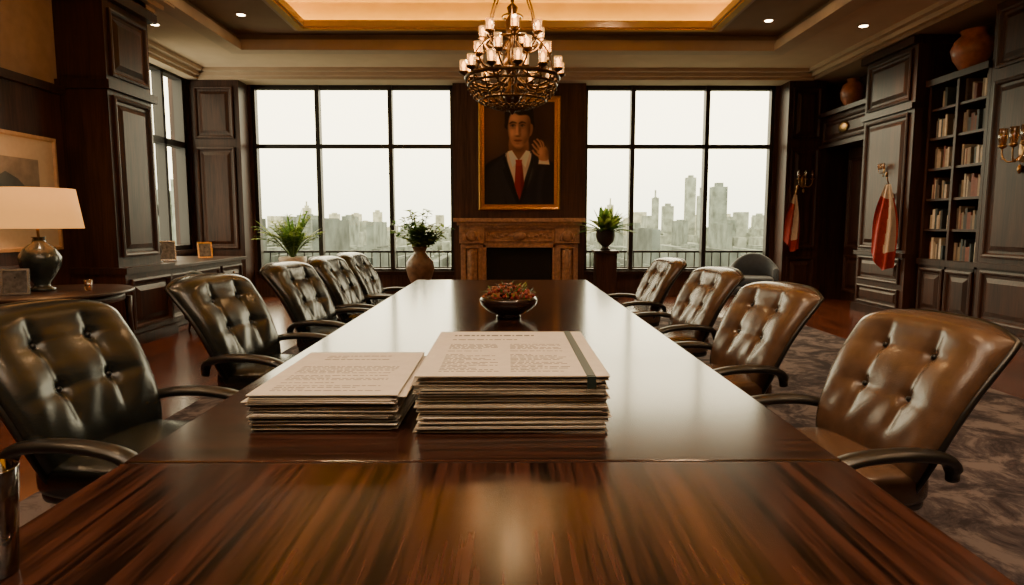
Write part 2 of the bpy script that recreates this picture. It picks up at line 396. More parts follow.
# crown mouldings along walls
m=MB()
for k,(p,z0,z1) in enumerate([(.10,3.86,3.91),(.17,3.91,3.97),(.26,3.97,ZC)]):
    m.box((-5.6,12-p-.35,z0),(5.65,12.0,z1),M_crown)
    m.box((-4.75,-3.6,z0),(-4.75+p+.42,7.95+p,z1),M_crown); m.box((-5.6,7.8,z0),(-5.6+p+.1,12,z1),M_crown)
    m.box((5.5-p,-3.6,z0),(6.1,12,z1),M_crown if k else M_ceil2)
m.done('trim_8')
for i,x in enumerate((-2.0,2.2)):
    m=MB(); m.box((x-.35,9.2,4.665),(x+.35,9.7,4.68),M_crown)
    for k in range(8): m.box((x-.31,9.24+k*.055,4.655),(x+.31,9.265+k*.055,4.666),M_black)
    m.done('ceiling_vent')
# downlights
DL=[(-4.75,9.0,ZC),(-4.55,6.2,ZC),(-4.55,3.2,ZC),(4.85,9.0,ZC),(4.85,6.2,ZC),(4.85,3.2,ZC),(-3.7,9.3,ZP),(-3.7,8.2,ZP),(-3.6,5.2,ZP),(-3.6,2.4,ZP),
    (3.75,9.5,ZP),(3.75,8.5,ZP),(3.75,5.2,ZP),(3.75,2.4,ZP),(1.5,9.3,4.68),(-1.4,3,4.68),(1.5,3,4.68),(-1.4,.6,4.68),(1.5,.6,4.68),(-3.6,.2,ZP),(3.75,.2,ZP)]
for (x,y,z) in DL:
    m=MB(); m.lathe([(.075,0),(.078,-.008),(.06,-.012),(.055,-.004)],M_crown,(x,y,z),20)
    m.lathe([(.055,-.008),(.05,-.0135)],M_down,(x,y,z),16); ob=m.done('recessed_downlight')
    l=bpy.data.lights.new('downlight_lamp','SPOT'); l.energy=165; l.color=(1,.63,.32); l.spot_size=1.8; l.spot_blend=.8; l.shadow_soft_size=.06
    lo=bpy.data.objects.new('downlight_beam',l); sc.collection.objects.link(lo); lo.location=(x,y,z-.03); lo.parent=ob

# ------------------------------------------------------------------ fireplace
m=MB(); fx=.225; yf=11.815
m.box((fx-1.18,11.45,1.38),(fx+1.18,yf,1.45),M_marble); m.box((fx-1.12,11.5,1.32),(fx+1.12,yf,1.38),M_marble); m.box((fx-1.08,11.54,1.27),(fx+1.08,yf,1.32),M_marble)
m.box((fx-1.05,11.6,.98),(fx+1.05,yf,1.27),M_marble)
for s_ in (-1,1):
    xa=fx+s_*.86
    m.box((xa-.2,11.58,0),(xa+.2,yf,.98),M_marble); m.box((xa-.23,11.54,0),(xa+.23,yf,.16),M_marble); m.box((xa-.22,11.53,1.0),(xa+.22,yf,1.27),M_marble)
    m.rings((0,11.58,0),X_,(0,-1,0),(xa-.15,xa+.15,.22,.94),[(0,0),(0,.02),(.03,.02),(.04,0),(.06,0),(.09,.02)],M_marble)
    m.lathe([(.02,.25),(.05,.4),(.035,.6),(.06,.8),(.03,.9)],M_marble,(xa,11.56,0),12)
    m.ball((xa,11.53,1.13),(.11,.04,.10),M_marble,8)
    for q in range(5): m.ball((xa+(q-2)*.06,11.51,1.13+.05*math.cos(q-2)),(.02,.02,.06),M_marble,6)
m.rings((0,11.6,0),X_,(0,-1,0),(fx-.62,fx+.62,1.03,1.23),[(0,0),(0,.02),(.02,.02),(.03,.008)],M_marble)
for q in range(-7,8):
    m.ball((fx+q*.078,11.585,1.13+.025*math.sin(q*1.6)),(.035,.02,.03),M_marble,6)
m.ball((fx,11.57,1.13),(.12,.04,.08),M_marble,8)
m.box((fx-.66,11.6,0),(fx-.60,yf,.98),M_marble); m.box((fx+.60,11.6,0),(fx+.66,yf,.98),M_marble)
m.box((fx-.66,11.80,0),(fx+.66,11.812,.98),M_black); m.box((fx-.66,11.6,.92),(fx+.66,yf,.98),M_marble)
m.box((fx-.59,11.70,.0),(fx+.59,11.79,.90),M_black)
m.box((fx-1.2,11.3,.0),(fx+1.2,11.58,.03),M_black)
m.done('fireplace',.004)

# ------------------------------------------------------------------ portrait (colours computed procedurally on a dense canvas mesh)
K=11.7/640
NX,NY=220,310
gx,gy=np.meshgrid(np.linspace(484,554,NX),np.linspace(104,205.5,NY))
img=np.zeros((NY,NX,3)); img[:]=(.050,.026,.018)
def comp(mask,c):
    global img
    img=img*(1-mask[...,None])+np.array(c)*mask[...,None]
def gauss(cx,cy,rx,ry,c,a): comp(a*np.exp(-(((gx-cx)/rx)**2+((gy-cy)/ry)**2)),c)
def shape(pts,c,sm=5,fe=.7,a=1.0,clip=None):
    P=[(p.x,p.y) for p in spline([(q[0],q[1],0) for q in pts],sm)] if sm else pts
    inside=np.zeros(gx.shape,bool); d=np.full(gx.shape,1e9)
    for i in range(len(P)):
        x1,y1=P[i-1]; x2,y2=P[i]
        cond=((y1>gy)!=(y2>gy)); 
        xi=(x2-x1)*(gy-y1)/((y2-y1) if y2!=y1 else 1e-9)+x1
        inside^=(cond&(gx<xi))
        L=(x2-x1)**2+(y2-y1)**2+1e-12
        t=np.clip(((gx-x1)*(x2-x1)+(gy-y1)*(y2-y1))/L,0,1)
        d=np.minimum(d,np.hypot(gx-x1-t*(x2-x1),gy-y1-t*(y2-y1)))
    sd=np.where(inside,d,-d); mk=np.clip(sd/fe*.5+.5,0,1); mk=mk*mk*(3-2*mk)*a
    if clip is not None: mk=mk*clip
    comp(mk,c); return mk
gauss(492,122,16,40,(.15,.075,.040),.8); gauss(546,120,10,30,(.085,.042,.026),.7); gauss(500,190,40,20,(.02,.012,.010),.7); gauss(538,140,12,30,(.022,.012,.010),.6)
SU=(.007,.008,.012); SL=(.020,.022,.030)
mk=shape([(483,207),(484,172),(489,163),(500,157),(510,152),(528,152),(540,156),(549,162),(556,170),(556,207)],SU,4,1.0)
c0=mk.copy()
shape([(486,207),(487,174),(493,166),(503,160),(501,178),(505,207)],SL,4,2.5,.8,c0)
shape([(528,207),(533,180),(534,164),(542,168),(543,190),(542,207)],SL,4,2.5,.5,c0)
shape([(508,153),(529,153),(531,160),(525,178),(519.5,197),(513,178),(506.5,160)],(.50,.44,.38),3,.8)
gauss(527,168,4,12,(.26,.22,.20),.6)
shape([(510.5,138),(526.5,138),(528,154),(519,162),(510,155)],(.24,.115,.068),4,1.0)
gauss(519,150,8,4,(.10,.045,.028),.8)
shape([(508,152.5),(512,151.5),(518.3,161),(512.5,168)],(.68,.62,.55),0,.6); shape([(530,152.5),(526,151.5),(519.2,161),(525.5,168)],(.58,.52,.46),0,.6)
shape([(516.2,161),(521.4,161),(522.4,166),(524.6,186),(519.6,200),(514.4,186),(515.6,166)],(.25,.016,.013),0,.5)
shape([(515.4,160.5),(522.2,160.5),(520.9,166.5),(516.6,166.5)],(.33,.028,.022),0,.5); gauss(522,182,1.6,16,(.10,.008,.008),.7)
shape([(507,154),(502.5,160),(505.5,167),(502.5,170.5),(517,205),(509,207),(497,178),(499.5,160)],(.016,.018,.025),0,.6)
shape([(530.5,154),(536,160),(532,167),(535,170.5),(521.5,205),(530,207),(542,178),(539.5,160)],(.012,.013,.019),0,.6)
shape([(506.8,155),(507.5,161),(512.5,178),(518.6,200),(517.5,204),(510,182),(505.2,164)],(.003,.004,.005),3,.6,.8)
shape([(531.2,155),(530.5,161),(525.5,178),(519.8,200),(521,204),(528.2,182),(533,164)],(.003,.004,.005),3,.6,.8)
H=(.010,.007,.005)
# head: painted in its own frame then tilted slightly - slimmer jaw, fuller hair
shape([(505.2,122),(506,111.5),(512,106.2),(523,105.4),(531.5,110),(533.3,121),(532,131),(507,131)],H,5,.9)
shape([(529.6,127),(532.0,126),(532.8,130),(531.4,136),(529.3,137)],(.24,.11,.065),4,.6)
fm=shape([(508.2,121),(509.8,116),(516,114),(525,115),(529.6,120),(530.4,130),(529.0,138.5),(525.0,145.0),(520.8,149.2),(517.4,149.6),(513.4,146.8),(510.2,141.4),(508.4,132.6)],(.36,.178,.108),5,1.0)
def fg(cx,cy,rx,ry,c,a): comp(a*fm*np.exp(-(((gx-cx)/rx)**2+((gy-cy)/ry)**2)),c)
fg(514,120.5,5,4,(.52,.29,.185),.75); fg(512.2,134.5,3.0,4.0,(.50,.27,.17),.75); fg(517.6,146.4,3.0,2.0,(.42,.22,.14),.6)
fg(530.0,132,4.8,17,(.085,.036,.022),.95); fg(526,143,4,5,(.12,.052,.032),.85); fg(508.2,139,1.8,8,(.15,.07,.045),.6); fg(519,151,9,2.6,(.10,.045,.028),.9)
fg(519,141.5,7,3.0,(.24,.115,.075),.45)
fg(524.5,134.5,2.6,3.4,(.33,.16,.10),.5)
for a_,w_ in ((513.0,1.0),(522.2,.95)):
    fg(a_,126.6,3.6,2.4,(.105,.046,.030),.85)
    shape([(a_-3.4*w_,124.9),(a_-.5,123.2),(a_+3.7*w_,124.6),(a_+3.5*w_,125.3),(a_,124.7),(a_-3.1*w_,125.9)],H,3,.7,.95)
    shape([(a_-2.2,127.8),(a_,126.8),(a_+2.2,127.8),(a_,128.6)],(.22,.165,.13),4,.6,.8)
    gauss(a_-.2,127.6,1.05,.95,(.006,.004,.003),1.0)
    shape([(a_-2.6,127.6),(a_,126.2),(a_+2.7,127.5),(a_,126.9)],(.015,.008,.006),4,.6,.9)
    fg(a_,130.0,2.4,.8,(.20,.095,.06),.5)
fg(517.0,131,1.0,4.6,(.52,.29,.19),.8); fg(516.8,135.4,1.5,1.1,(.50,.28,.18),.8)
fg(519.8,131.5,1.4,5.2,(.14,.063,.040),.8); fg(517.8,137.6,2.6,.8,(.08,.034,.022),.9); fg(520.1,136.0,1.0,1.1,(.14,.06,.038),.6)
shape([(514.0,141.6),(516.6,140.6),(517.8,141.0),(519,140.6),(522.0,141.5),(519.9,143.3),(516.4,143.4)],(.22,.070,.050),4,.7,.85)
shape([(513.6,141.6),(517.8,141.5),(522.4,141.6),(517.8,142.2)],(.05,.018,.014),3,.5,.9)
fg(517.8,145,2.2,.7,(.17,.08,.05),.6)
shape([(505.6,126),(505.4,113),(511,106.6),(523,105.2),(532,110.5),(533.4,125),(531.0,125),(529.6,119.5),(526,117.2),(519,117.4),(513.5,114.6),(510.8,117),(509.2,121),(508.0,127)],H,4,.9)
shape([(510,112.5),(515,108.2),(523,107.6),(529,111),(524,110.2),(516,111)],(.06,.040,.028),4,1.4,.6)
shape([(512,115.5),(518,112.2),(526,113),(522,114.4),(516,116)],(.04,.026,.018),4,1.2,.6)
# arm, cuff, hand held at the jaw
shape([(556,207),(531,207),(532.5,186),(536,170),(539.0,161),(549,161),(556,170)],(.010,.011,.016),3,.9)
shape([(537,207),(537,188),(540.5,170),(544.5,169),(541.5,190),(542,207)],SL,4,1.8,.7)
shape([(538.3,164.5),(539.0,160.3),(548.3,160.3),(549.2,165.2)],(.55,.49,.43),0,.6)
SK=(.36,.178,.108)
shape([(539.8,161),(537.6,155),(536.2,150.5),(538.6,147),(543,146.2),(546.8,149.5),(548,155),(547.6,161)],SK,5,.8)
gauss(547,154,2.4,7,(.14,.065,.04),.75); gauss(540.5,153,2,4,(.48,.26,.17),.6)
for q,((ax,ay),(bx,by),(cx,cy),w0) in enumerate((((543.6,148.4),(542.6,143.8),(539.8,141.6),1.35),((541.6,147.8),(539.6,143),(536.6,140.2),1.45),((539.4,149),(536.4,144.8),(533.6,141.8),1.5),((538.0,151.6),(534.6,148.4),(532.2,145.2),1.5),((538.6,156.6),(534.8,154.2),(532.4,151.0),1.55))):
    pts=spline([(ax,ay,0),(bx,by,0),(cx,cy,0)],4,False); L=[];Rr=[];L2=[];R2=[]
    for i,p in enumerate(pts):
        t=(pts[min(i+1,len(pts)-1)]-pts[max(i-1,0)]).normalized(); w=w0*(1-.30*i/len(pts))
        L.append((p.x-t.y*w,p.y+t.x*w)); Rr.append((p.x+t.y*w,p.y-t.x*w)); L2.append((p.x-t.y*w*.3,p.y+t.x*w*.3)); R2.append((p.x+t.y*w*.62,p.y-t.x*w*.62))
    shape(L+Rr[::-1],(.14,.063,.040),0,.5,.95); shape(L2+R2[::-1],(.38,.20,.13),0,.8,.95)
lum=img.mean(-1,keepdims=True); img=np.clip(img*(1+.75*np.clip(lum/.25,0,1))*np.array([1.05,.98,.88]),0,.9)
def PP(px,py): return (( px-507)*K, 1.344-(py-224)*K)
m=MB(); x0,z1=PP(479,99); x1,z0=PP(560,210)
m.rings((0,11.815,0),X_,(0,-1,0),(x0,x1,z0,z1),[(0,0),(0,.05),(.02,.075),(.05,.06),(.065,.065),(.08,.03),(.10,.035),(.105,.02)],M_gold)
fr=m.done('gilt_frame')
me=bpy.data.meshes.new('painted_canvas')
xs=(gx-507)*K; zs=1.344-(gy-224)*K
vv=np.stack([xs,np.full_like(xs,11.815-.024),zs],-1).reshape(-1,3)
idx=np.arange(NX*NY).reshape(NY,NX)
ff=np.stack([idx[:-1,:-1],idx[1:,:-1],idx[1:,1:],idx[:-1,1:]],-1).reshape(-1,4)
me.from_pydata(vv.tolist(),[],ff.tolist())
ca=me.color_attributes.new('paint','FLOAT_COLOR','POINT')
ca.data.foreach_set('color',np.concatenate([img.reshape(-1,3),np.ones((NX*NY,1))],1).astype(np.float32).ravel())
mp_,nt,b=base('oil_paint'); b.inputs['Roughness'].default_value=.5; b.inputs['Specular IOR Level'].default_value=.2
at=nt.nodes.new('ShaderNodeAttribute'); at.attribute_name='paint'; nt.links.new(at.outputs['Color'],b.inputs['Base Color'])
nn=nt.nodes.new('ShaderNodeTexNoise'); nn.inputs['Scale'].default_value=45; bp=nt.nodes.new('ShaderNodeBump'); bp.inputs['Strength'].default_value=.1; bp.inputs['Distance'].default_value=.003
nt.links.new(nn.outputs['Fac'],bp.inputs['Height']); nt.links.new(bp.outputs['Normal'],b.inputs['Normal'])
me.materials.append(mp_)
cv=bpy.data.objects.new('painted_canvas',me); sc.collection.objects.link(cv)
pe=bpy.data.objects.new('portrait_painting',None); sc.collection.objects.link(pe); fr.parent=pe; cv.parent=pe

# left wall landscape painting
m=MB(); o=(-4.715,0,0)
m.rings(o,Y_,X_,(5.3,6.80,1.08,2.22),[(0,0),(0,.04),(.03,.045),(.05,.015)],mat('pale_wood_frame',(.40,.26,.14),.4,noise=.15))
m.box((-4.715,5.34,1.12),(-4.690,6.76,2.18),mat('picture_mat_board',(.46,.37,.27),.8,noise=.04))
def lp(pts,c,h,nm): m.add([(-4.690+h,y,z) for y,z in pts],[tuple(range(len(pts)))],mat('paint_'+nm,c,.6,noise=.3,nscale=8))
lp([(5.62,1.34),(6.54,1.34),(6.54,1.98),(5.62,1.98)],(.20,.165,.13),.002,'landscape_sky')
lp([(5.62,1.34),(6.54,1.34),(6.54,1.62),(6.4,1.66),(6.25,1.78),(6.1,1.84),(5.95,1.76),(5.8,1.80),(5.62,1.68)],(.05,.06,.065),.004,'landscape_hills')
lp([(5.62,1.34),(6.54,1.34),(6.54,1.48),(6.2,1.52),(5.9,1.60),(5.62,1.50)],(.02,.022,.022),.006,'landscape_foreground')
m.done('landscape_painting')

# ------------------------------------------------------------------ conference table
m=MB(); TX0,TX1=-.965,.85; T=.75
def slab(y0,y1,mt): m.box((TX0,y0,.695),(TX1,y1,T),mt)
slab(.35,1.555,M_tableL); slab(1.561,6.85,M_tableX)
m.box((TX0+.01,1.55,.70),(TX1-.01,1.566,.7475),M_tabledk)
ob=m.done('tabletop',.006)
tb=bpy.data.objects.new('conference_table',None); sc.collection.objects.link(tb); ob.parent=tb
m=MB(); m.box((TX0+.22,.5,.63),(TX1-.22,6.7,.695),M_panel2)
for y in (1.2,3.6,5.9):
    m.box((-.40,y-.3,.06),(.30,y+.3,.64),M_panel); m.box((-.52,y-.4,.013),(.42,y+.4,.07),M_panel2)
m.done('pedestal_base',.006,parent=tb)

# ------------------------------------------------------------------ leather chairs
def chair_mesh(leather,name):
    m=MB()
    Nu,Nv=72,72
    btn=[(-.36,.44),(.36,.44),(-.36,.71),(.36,.71)]
    def mid(u,v):
        V=2*v-1
        w=.280+.065*math.sin(min(1,v*1.15)*math.pi/2)
        y=u*w*(1-.06*abs(V)**5)
        z=.44+ .60*v - .045*v**3 
        z+= -.035*abs(u)**4*v**3 + .01*(1-u*u)*v
        x=-.19-.15*v-.14*v**2.2+.05*u*u
        return x,y,z
    def prof(u,v):
        V=2*v-1
        return (max(0,1-abs(u)**5)**.42)*(max(0,1-abs(V)**8)**.42)
    def front(a,b_):
        u=math.sin(math.pi*(a-.5)); v=.5+.5*math.sin(math.pi*(b_-.5)); 
        if a in(0,1):u=round(u)
        if b_ in(0,1):v=round(v)
        x,y,z=mid(u,v); p=prof(u,v); t=.085*p
        t+=.020*p*math.exp(-((v-.91)/.085)**2)
        d=0
        for (bu,bv) in btn:
            du,dv=(u-bu)*.33,(v-bv)*.60
            r2=du*du+dv*dv
            d+=.018*math.exp(-r2/.0005)+.011*math.exp(-r2/.006)
        f=math.exp(-(max(0,abs(v-.56)-.26)/.06)**2)
        for bu in (-.36,.36):
            d+=.008*math.exp(-((u-bu)*.33/.018)**2)*f
        d+=.0045*math.exp(-((v-.44)*.6/.018)**2)*(1-abs(u)**4)+.0035*math.exp(-((v-.71)*.6/.018)**2)*(1-abs(u)**4)
        d+=.0020*math.sin(u*17+math.sin(v*9)*2)*math.exp(-((v-.3)/.2)**2)
        t-=d*p
        return (x+t,y,z+t*.35)
    def back(a,b_):
        u=math.sin(math.pi*(a-.5)); v=.5+.5*math.sin(math.pi*(b_-.5))
        if a in(0,1):u=round(u)
        if b_ in(0,1):v=round(v)
        x,y,z=mid(u,v); return (x-.05*prof(u,v),y,z)
    m.grid(front,Nu,Nv,leather); m.grid(back,Nu,Nv,M_armD)
    ed=[mid(u,v) for u,v in [(-1,k/16) for k in range(17)]+[(-1+2*k/16,1) for k in range(1,17)]+[(1,1-k/16) for k in range(1,17)]]
    m.tube(ed,.012,M_armD,6)
    for (bu,bv) in btn:
        x,y,z=mid(bu,bv); m.ball((x+.054,y,z+.020),(.009,.011,.011),M_armD,6)
    m.ball((.045,0,.445),(.30,.285,.075),leather,20,.45)
    m.ball((.03,0,.385),(.27,.26,.03),M_armD,12,.35)
    for s_ in (-1,1):
        y=s_*.325
        P=spline([(-.24,y*.95,.50),(-.20,y*1.02,.575),(-.06,y*1.05,.605),(.12,y*1.05,.600),(.225,y*1.04,.565),(.245,y*1.02,.50),(.19,y*.95,.42),(.05,y*.85,.375)],5,False)
        n=len(P); rr=[]
        for i in range(n):
            t=i/(n-1); k=1 if t<.55 else max(.5,1-(t-.55)*2)
            rr.append((.040*k if t>.06 else .025,.021*(1 if t<.55 else .8)))
        m.tube(P,rr,M_armD,12,side=(0,1,0))
    m.lathe([(.03,.12),(.03,.30),(.045,.30),(.045,.375)],M_chrome,(0,0,0),16)
    m.lathe([(.05,.10),(.055,.13),(.035,.16)],M_chrome,(0,0,0),16)
    for k in range(5):
        a=2*math.pi*k/5+.3; c,s2=math.cos(a),math.sin(a)
        m.tube([(.03*c,.03*s2,.125),(.17*c,.17*s2,.105),(.29*c,.29*s2,.075)],[.022,.018,.014],M_chrome,8)
        m.ball((.29*c,.29*s2,.028),(.028,.028,.028),M_armD,8); m.tube([(.29*c,.29*s2,.04),(.29*c,.29*s2,.08)],.008,M_chrome,6)
    ob=m.done(name,weld=True); me=ob.data; bpy.data.objects.remove(ob); return me
cD=chair_mesh(M_leatherD,'chair_dim_tone'); cB=chair_mesh(M_leatherB,'chair_reflection_tone')
def place(me,x,y,rot,s=1.0):
    ob=bpy.data.objects.new('leather_conference_chair',me); sc.collection.objects.link(ob)
    ob.location=(x,y,.0125); ob.rotation_euler=(0,0,math.radians(rot)); ob.scale=(s,s,s)
for x,y,r in ((-1.38,2.36,-8),(-1.36,3.72,-9),(-1.32,4.95,-8),(-1.28,5.90,-6),(-1.24,6.70,-5)): place(cD,x,y,r,1.02)
for x,y,r in ((1.20,2.30,187),(1.16,3.52,190),(1.24,4.85,189),(1.22,6.25,187)): place(cB,x,y,r,.985)

# ------------------------------------------------------------------ paper stacks
def stack(x0,x1,y0,y1,h,n,thick,jit):
    m=MB(); z=T+.0005; dz=h/n; drift=0
    for i in range(n):
        w,d=(x1-x0)/2-U(0,.016),(y1-y0)/2-U(0,.014)
        cx,cy=(x0+x1)/2+U(-jit,jit),(y0+y1)/2+U(-jit,jit); a=U(-.022,.022)
        m.M=Matrix.Translation((cx,cy,0))@Matrix.Rotation(a,4,'Z')
        t=dz*thick*U(.6,1.1)
        if i==n-1: m.M=Matrix.Translation(((x0+x1)/2,(y0+y1)/2,0)); w,d=(x1-x0)/2,(y1-y0)/2; t=dz*thick
        k=R()
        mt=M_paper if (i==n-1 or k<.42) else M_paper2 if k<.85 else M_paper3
        m.box((-w,-d,z),(w,d,z+t),mt)
        z+=dz
    m.M=Matrix()
    return m,z-dz+dz*thick
def words(m,x0,x1,y0,y1,z,rows,h,cols=((0,1),)):
    for r_ in range(rows):
        y=y1-(y1-y0)*(r_+.5)/rows
        if R()<.12: continue
        for a,b_ in cols:
            x=x0+(x1-x0)*a; e=x0+(x1-x0)*b_
            if R()<.3: e-=(e-x)*U(.2,.7)
            while x<e:
                w=U(.006,.028)
                if x+w>e: break
                m.box((x,y-h/2,z),(x+w,y+h/2,z+.0003),M_ink); x+=w+.006
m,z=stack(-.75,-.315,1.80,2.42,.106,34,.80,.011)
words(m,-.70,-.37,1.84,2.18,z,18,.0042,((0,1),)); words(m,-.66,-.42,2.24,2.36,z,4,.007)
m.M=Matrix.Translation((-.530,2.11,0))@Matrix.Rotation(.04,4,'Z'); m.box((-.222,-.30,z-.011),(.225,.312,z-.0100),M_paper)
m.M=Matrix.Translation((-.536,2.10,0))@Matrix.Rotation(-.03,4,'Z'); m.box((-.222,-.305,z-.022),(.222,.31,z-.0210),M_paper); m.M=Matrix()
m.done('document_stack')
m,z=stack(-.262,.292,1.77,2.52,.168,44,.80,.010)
words(m,-.20,.19,1.82,2.26,z,22,.0048,((.0,.45),(.54,1)))
words(m,-.20,.12,2.40,2.46,z,1,.022); words(m,-.20,.16,2.29,2.36,z,2,.010)
m.box((.225,1.768,z),(.250,2.522,z+.002),M_strap); m.box((.225,1.752,T+.135),(.250,1.759,z+.002),M_strap)
m.done('document_stack')

m=MB(); m.lathe([(.030,.0),(.033,.002),(.045,.185),(.043,.187),(.031,.012)],M_tumbler,(-.872,1.04,T+.001),24); m.done('drinking_glass')

# bowl with flowers
m=MB(); c=(.01,4.05,T)
m.lathe([(.075,.0),(.08,.012),(.07,.02),(.13,.045),(.175,.085),(.185,.115),(.172,.135),(.150,.140),(.150,.128),(.160,.11),(.10,.06)],M_bowl,c,36)
for i in range(420):
    a=U(0,6.28); r_=.165*math.sqrt(R()); h=.13+.065*(1-(r_/.17)**2)+U(-.015,.02)
    p=(c[0]+r_*math.cos(a),c[1]+r_*math.sin(a),c[2]+h); k=R()
    if k<.62: m.ball(p,(U(.006,.013),)*3,random.choice([M_red,M_orange,M_red,M_orange,M_stonev]),4)
    else:
        q=U(.02,.05); d=Vector((math.cos(a)*q,math.sin(a)*q,U(-.005,.04))); s_=Vector((-math.sin(a),math.cos(a),0))*.008
        P=Vector(p); m.add([P,P+d*.5+s_,P+d,P+d*.5-s_],[(0,1,2,3)],M_leaf2 if R()<.3 else M_leaf)
m.done('flower_bowl')

# ------------------------------------------------------------------ chandelier
m=MB(); cx,cy=.05,6.0; 
ZT=4.68
m.lathe([(.10,-.0),(.11,-.02),(.04,-.07),(.012,-.09)][::-1],M_iron,(cx,cy,ZT),20)
m.tube([(cx,cy,ZT-.06),(cx,cy,3.30)],.010,M_iron,8)
for k in range(22): m.ball((cx,cy,ZT-.12-k*.058),(.018,.018,.024),M_iron,5)
m.lathe([(.012,3.32),(.05,3.28),(.03,3.22),(.07,3.15),(.045,3.05),(.03,2.95),(.06,2.85),(.10,2.78),(.05,2.70),(.04,2.6),(.09,2.52),(.06,2.45),(.02,2.40),(.03,2.37),(.005,2.34)],M_iron,(cx,cy,0),20)
def ring(r,z,t): m.tube([(cx+r*math.cos(2*math.pi*k/40),cy+r*math.sin(2*math.pi*k/40),z) for k in range(40)],t,M_iron,6,closed=True)
ring(.42,2.66,.018); ring(.40,2.60,.012); ring(.24,2.98,.014); ring(.09,3.2,.009); ring(.30,2.46,.012); ring(.16,2.405,.010)
def tier(r,z,n,off):
    for k in range(n):
        a=2*math.pi*k/n+off; c_,s_=math.cos(a),math.sin(a)
        P=lambda q,zz:(cx+q*c_,cy+q*s_,zz)
        m.tube(spline([P(.04,z-.02),P(r*.45,z-.12),P(r*.85,z-.08),P(r,z)],4,False),.010,M_iron,6)
        m.lathe([(.012,-.02),(.044,0),(.048,.012),(.02,.012)],M_iron,P(r,z),12)
        m.lathe([(.032,.012),(.037,.05),(.038,.11),(.036,.11),(.029,.014)],M_cuplit,P(r,z),12)
        m.lathe([(.012,.012),(.012,.05),(.017,.062),(.015,.085),(.003,.105)],M_bulb,P(r,z),8)
tier(.44,2.70,12,.1); tier(.27,3.02,7,.3); tier(.33,2.84,8,.4)
for k in range(20):
    a=2*math.pi*k/20; c_,s_=math.cos(a),math.sin(a)
    P=spline([(cx+.42*c_,cy+.42*s_,2.66),(cx+.38*c_,cy+.38*s_,2.54),(cx+.30*c_,cy+.30*s_,2.46),(cx+.14*c_,cy+.14*s_,2.40),(cx,cy,2.385)],5,False)
    m.tube(P,.006,M_iron,5)
    for p in P[::2]: m.ball(tuple(p),.015,M_iron,4)
for k in range(6):
    a=2*math.pi*k/6+.5; m.tube(spline([(cx+.25*math.cos(a),cy+.25*math.sin(a),2.98),(cx+.20*math.cos(a),cy+.20*math.sin(a),3.25),(cx+.06*math.cos(a),cy+.06*math.sin(a),3.6),(cx+.01*math.cos(a),cy+.01*math.sin(a),4.0)],5,False),.008,M_iron,5)
    m.tube(spline([(cx+.25*math.cos(a),cy+.25*math.sin(a),2.98),(cx+.36*math.cos(a),cy+.36*math.sin(a),2.86),(cx+.42*math.cos(a),cy+.42*math.sin(a),2.66)],4,False),.007,M_iron,5)
ch=m.done('chandelier')
for (dx,dy,z) in ((.3,0,2.95),(-.3,0,2.95),(0,.3,3.2),(0,-.3,3.2)):
    l=bpy.data.lights.new('chandelier_lamp','POINT'); l.energy=18; l.color=(1,.60,.27); l.shadow_soft_size=.08
    lo=bpy.data.objects.new('candle_glow',l); sc.collection.objects.link(lo); lo.location=(cx+dx,cy+dy,z); lo.parent=ch

# ------------------------------------------------------------------ side table + lamp
m=MB(); c=(-4.06,5.72,0)
m.lathe([(.58,.715),(.62,.72),(.62,.742),(.60,.75)],M_panel2,c,40,.98,1.15)
m.lathe([(.52,.64),(.54,.645),(.54,.716),(.52,.716)],M_panel,c,40,.98,1.15)
for dx,dy in ((-.42,-.42),(.42,-.42),(-.42,.42),(.42,.42)):
    m.tube([(c[0]+dx,c[1]+dy,.66),(c[0]+dx,c[1]+dy,.45),(c[0]+dx*1.06,c[1]+dy*1.06,.0)],[.035,.028,.018],M_panel,10)
m.lathe([(.40,.14),(.42,.15),(.42,.17),(.40,.18)],M_panel,c,32)
m.done('oval_side_table')
m=MB(); c=(-4.17,5.75,.751)
m.lathe([(.10,0),(.105,.02),(.07,.035),(.06,.06),(.10,.12),(.155,.22),(.165,.30),(.12,.38),(.055,.43),(.045,.47),(.06,.48)],M_ceram,c,32)
m.lathe([(.012,.48),(.012,.60)],M_brass,c,10)
n=40; vs=[]
for r_,z_ in [(.350,.555),(.300,.905),(.293,.905),(.343,.555)]:
    for i in range(n): a=2*math.pi*i/n; vs.append((c[0]+r_*math.cos(a),c[1]+r_*math.sin(a),c[2]+z_))
m.add(vs,[(j*n+i,j*n+(i+1)%n,((j+1)%4)*n+(i+1)%n,((j+1)%4)*n+i) for j in range(4) for i in range(n)],M_shade,True)
m.ball((c[0],c[1],c[2]+.66),.045,M_bulb,8)
for k in range(3):
    a=k*2.09; m.tube([(c[0],c[1],c[2]+.6),(c[0]+.342*math.cos(a),c[1]+.342*math.sin(a),c[2]+.6)],.004,M_brass,5)
lamp=m.done('table_lamp')
l=bpy.data.lights.new('lamp_bulb','POINT'); l.energy=12; l.color=(1,.50,.20); l.shadow_soft_size=.05
lo=bpy.data.objects.new('bulb_glow',l); sc.collection.objects.link(lo); lo.location=(c[0],c[1],c[2]+.75); lo.parent=lamp
M_silver=mat('silver_frame',(.45,.42,.38),.25,1,noise=.1); M_photo=mat('photo_print',(.10,.09,.085),.3,noise=.6,nscale=25)
